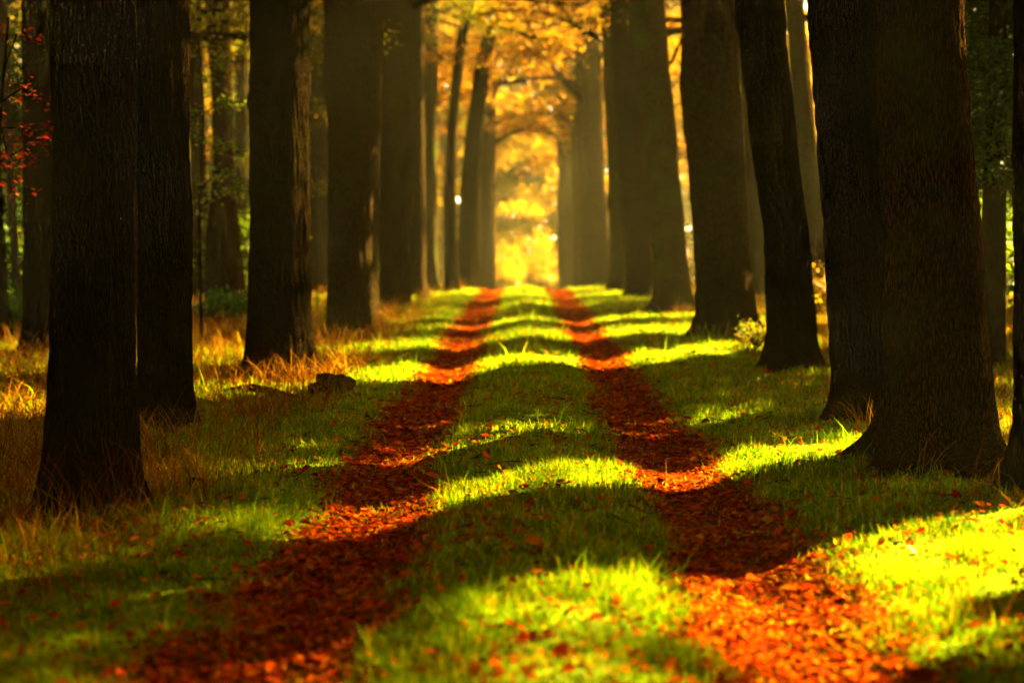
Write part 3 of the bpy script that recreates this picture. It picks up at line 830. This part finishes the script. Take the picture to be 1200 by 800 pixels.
tuft(835, 400, 23.6, 80, .38, 'green tuft left of the foot of the bulging trunk', .3, 'grass', w=.008, colr=(.4, .9))
tuft(565, 660, 7.9, 40, .36, 'straw stems rising from the middle strip of grass', .14, colr=(.6, 1), w=.004)
tuft(640, 485, 14.0, 60, .22, 'small straw tuft on the crown of the middle strip', .25, colr=(.3, 1))
tuft(650, 700, 6.9, 40, .22, 'yellow green tuft low on the middle strip', .2, 'grass', w=.0045, colr=(.6, .95))
tuft(1130, 740, 6.2, 60, .36, 'blurred straw stems in the bottom right corner', .3, colr=(.2, .8), w=.005)
tuft(855, 560, 10.3, 24, .3, 'yellow bent blades on the right verge', .2, colr=(.7, 1))

tuft(398, 462, 15.5, 40, .22, 'short green tuft against the mossy cut log', .25, 'grass', w=.006, colr=(.2, .7))
# log beside the lone straight trunk, and the dead twig
def log():
    c = at(395, 462, 16.0); z = gz(c.x, 16.0)
    root = link('cut_log', None, loc=(c.x, 16.0, z)); tag(root, 'short mossy cut log lying in the grass by the lone straight trunk', 'log'); root.scale = (.85, .85, .72)
    pa = [(Vector((-.16 + .30 * t, .16 - .40 * t, .12 + .03 * t)), .125 + .014 * math.sin(t * 9) - .02 * (t == 0)) for t in np.linspace(0, 1, 40)]
    V, I, C = tubes([pa], 60)
    V = V * (1 + .45 * (fbm(V[:, 0] * 9 + 3, V[:, 1] * 9 + V[:, 2] * 8, 3)[:, None] - .5) + .16 * (fbm(V[:, 0] * 40, V[:, 1] * 12 + V[:, 2] * 40, 4)[:, None] - .5))
    link('bark', np_mesh('bark', V, I, C, M['log_moss'], smooth=True), root)
    V, I, C = tubes([[(Vector((.138, -.238, .15)), .10), (Vector((.146, -.249, .151)), .092)]], 22)
    link('cut_face', np_mesh('cut_face', V, I, C, M['cut_wood']), root)
    pb = [(Vector((-.34 + .5 * t, -.02 - .06 * t, .05 + .02 * t)), .07 + .02 * math.sin(t * 8)) for t in np.linspace(0, 1, 24)]
    V, I, C = tubes([pb], 30)
    V = V * (1 + .5 * (fbm(V[:, 0] * 12, V[:, 1] * 12 + V[:, 2] * 9, 6)[:, None] - .5))
    link('knot', np_mesh('knot', V, I, C, M['bark_dark'], smooth=True), root)
    V, I, C = tubes([[(Vector((-.55, .1, .02)), .03), (Vector((-.2, -.05, .09)), .045), (Vector((.05, -.25, .07)), .04), (Vector((.3, -.32, .02)), .025)]], 8)
    o = link('fallen_branch', np_mesh('fallen_branch', V, I, C, M['bark_dark'], smooth=True), loc=(c.x - .75, 16.3, gz(c.x - .75, 16.3)))
    tag(o, 'dark fallen branch at the foot of the lone straight trunk', 'branch')


def twig():
    d = 9.6; c = at(250, 582, d); z = gz(c.x, d); o = Vector((c.x, d, z))
    P = lambda px, py, dd=0: at(px, py, d + dd) - o
    paths = [[(P(217, 548), .004), (P(224, 560), .007), (P(238, 562), .009), (P(242, 575, .05), .010), (P(252, 577, .05), .009), (P(266, 580, .1), .007), (P(282, 592, .1), .004)],
             [(P(240, 563), .008), (P(239, 576, -.1), .007), (P(240, 590, -.1), .005)],
             [(P(252, 577, .05), .007), (P(258, 569, .15), .005), (P(270, 575, .2), .004), (P(270, 560, .2), .003)],
             [(P(262, 580, .1), .006), (P(260, 592, 0), .004)], [(P(224, 560), .005), (P(222, 572, .1), .003)]]
    V, I, C = tubes(paths, 7)
    tag(link('dead_twig', np_mesh('dead_twig', V, I, C, M['bark_dark'], smooth=True), loc=o), 'crooked black dead twig lying in the grass on the left verge', 'twig')


log(); twig()

def twig_litter():
    paths = []
    for _ in range(420):
        y = 4.6 * (30 / 4.6) ** random.random(); x = random.choice([-1, 1, 0]) * 1.0 + random.gauss(0, .8)
        L = random.uniform(.06, .28); a = random.uniform(0, 6.28); q = []
        for t in (0, .35, .7, 1):
            px, py = x + math.cos(a) * L * t + random.gauss(0, .012), y + math.sin(a) * L * t + random.gauss(0, .012)
            q.append((Vector((px, py, gz(px, py) + random.uniform(.012, .035))), (.0045 - .003 * t) * (1 + y / 25)))
        paths.append(q)
    V, I, C = tubes(paths, 4)
    tag(link('twig_litter', np_mesh('twig_litter', V, I, C, M['bark'])), 'small dry twigs strewn among the fallen leaves', 'twigs', kind='stuff')


twig_litter()

# single red leaves that stand out on the grass
def red_leaf(px, py, label, size=.07, group='single red leaves on the grass'):
    d = 2880 / (py - 280)
    for _ in range(6):
        p = at(px, py, d); d *= (CAM.z - gz(p.x, d) - .04) / (CAM.z - p.z)
    p = at(px, py, d)
    V, I, C = leaves_folded(np.array([[0, 0, 0.]]), np.array([size]), .25, .75, .2)
    me = np_mesh('fallen_leaf', V, I, C, M['leaf_red'], rnd=RNG.uniform(.2, .8, 1).repeat(6))
    tag(link('fallen_leaf', me, loc=p), label, 'leaf', group)


for px, py, lab in ((340, 612, 'red leaf alone on the shaded left verge'), (993, 630, 'red leaf below the broad ridged trunk'), (903, 470, 'red leaf near the slim black leaning trunk'),
                    (305, 600, 'small red leaf by the sunlit grass of the left verge'), (1068, 645, 'orange red leaf in the sunlit grass on the right'), (225, 630, 'red leaf in the dark grass at left'),
                    (765, 480, 'red leaf beside the far right rut'), (905, 650, 'red leaf at the outer edge of the right rut')):
    red_leaf(px, py, lab)

# far wood that closes the view
def far_wood():
    n = 130000
    a = RNG.uniform(R(18), R(162), n); rr = RNG.uniform(122, 127, n)
    x, y = rr * np.cos(a), rr * np.sin(a)
    z = ground_z(x, y) + RNG.random(n) ** .9 * (6 + 18 * sstep(R(78), R(80.5), a)) * (1 + .25 * fbm(x * .15, y * .15, 7))
    V, I, C = leaves_diamond(np.stack([x, y, z], 1), 1.5, .2)
    col = np.clip(fbm(x * .2, z * .3, 17) + RNG.normal(0, .12, n), 0, 1)
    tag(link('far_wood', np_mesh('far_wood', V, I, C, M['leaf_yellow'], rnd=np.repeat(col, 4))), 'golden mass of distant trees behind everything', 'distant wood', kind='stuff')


far_wood()

# ------------------------------------------------------------------ haze
def haze():
    x0, x1, y0, y1, z0, z1 = -152, 152, -62, 172, -9, 33
    V = np.array([(x, y, z) for z in (z0, z1) for y in (y0, y1) for x in (x0, x1)], float)
    I = [0, 2, 3, 1, 4, 5, 7, 6, 0, 1, 5, 4, 2, 6, 7, 3, 0, 4, 6, 2, 1, 3, 7, 5]
    m, nt, out = new_mat('haze')
    v = nt.nodes.new('ShaderNodeVolumePrincipled')
    v.inputs['Color'].default_value = (1, .80, .34, 1); v.inputs['Density'].default_value = HAZE
    v.inputs['Anisotropy'].default_value = .45
    nt.links.new(v.outputs[0], out.inputs['Volume'])
    tag(link('haze', np_mesh('haze', V, I, [4] * 6, m)), 'pale golden morning haze filling the avenue', 'haze', kind='stuff')


HAZE = .0003
haze()

# ------------------------------------------------------------------ camera, light, render
cam = bpy.data.cameras.new('camera'); co = bpy.data.objects.new('camera', cam); COL.objects.link(co)
co.location = CAM; co.rotation_euler = (math.pi / 2 - PITCH, 0, YAW)
cam.sensor_width = 36; cam.lens = 36 * F_PX / 1200; cam.clip_end = 1000; cam.clip_start = .05
cam.dof.use_dof = True; cam.dof.focus_distance = 11.5; cam.dof.aperture_fstop = 1.15
scene.camera = co

w = bpy.data.worlds.new('World'); scene.world = w; w.use_nodes = True
nt = w.node_tree; bg = nt.nodes['Background']
sky = nt.nodes.new('ShaderNodeTexSky'); sky.sky_type = 'NISHITA'; sky.sun_disc = False
sky.sun_elevation = SUN_EL; sky.sun_rotation = math.pi / 2 - SUN_AZ
sky.dust_density = 1; sky.ozone_density = 0; sky.air_density = .2
tint = nt.nodes.new('ShaderNodeMix'); tint.data_type = 'RGBA'; tint.blend_type = 'MULTIPLY'; tint.inputs[0].default_value = 1
tint.inputs[7].default_value = (1, .86, .40, 1)          # warm white balance of the photograph
nt.links.new(sky.outputs[0], tint.inputs[6]); nt.links.new(tint.outputs[2], bg.inputs['Color']); bg.inputs['Strength'].default_value = .05

sl = bpy.data.lights.new('sun', 'SUN'); so = bpy.data.objects.new('sun', sl); COL.objects.link(so)
sl.energy = 5; sl.angle = R(.5); sl.color = (1, .84, .30)
so.rotation_euler = SUN_DIR.to_track_quat('Z', 'Y').to_euler(); so.location = SUN_DIR * 60

scene.view_settings.view_transform = 'Standard'; scene.view_settings.look = 'None'
scene.view_settings.gamma = 1; scene.view_settings.exposure = 5.4
cy = scene.cycles
cy.use_denoising = True; cy.max_bounces = 4; cy.diffuse_bounces = 1; cy.glossy_bounces = 1; cy.transmission_bounces = 3
cy.volume_bounces = 0; cy.transparent_max_bounces = 4
cy.sample_clamp_indirect = 6
scene.render.film_transparent = False
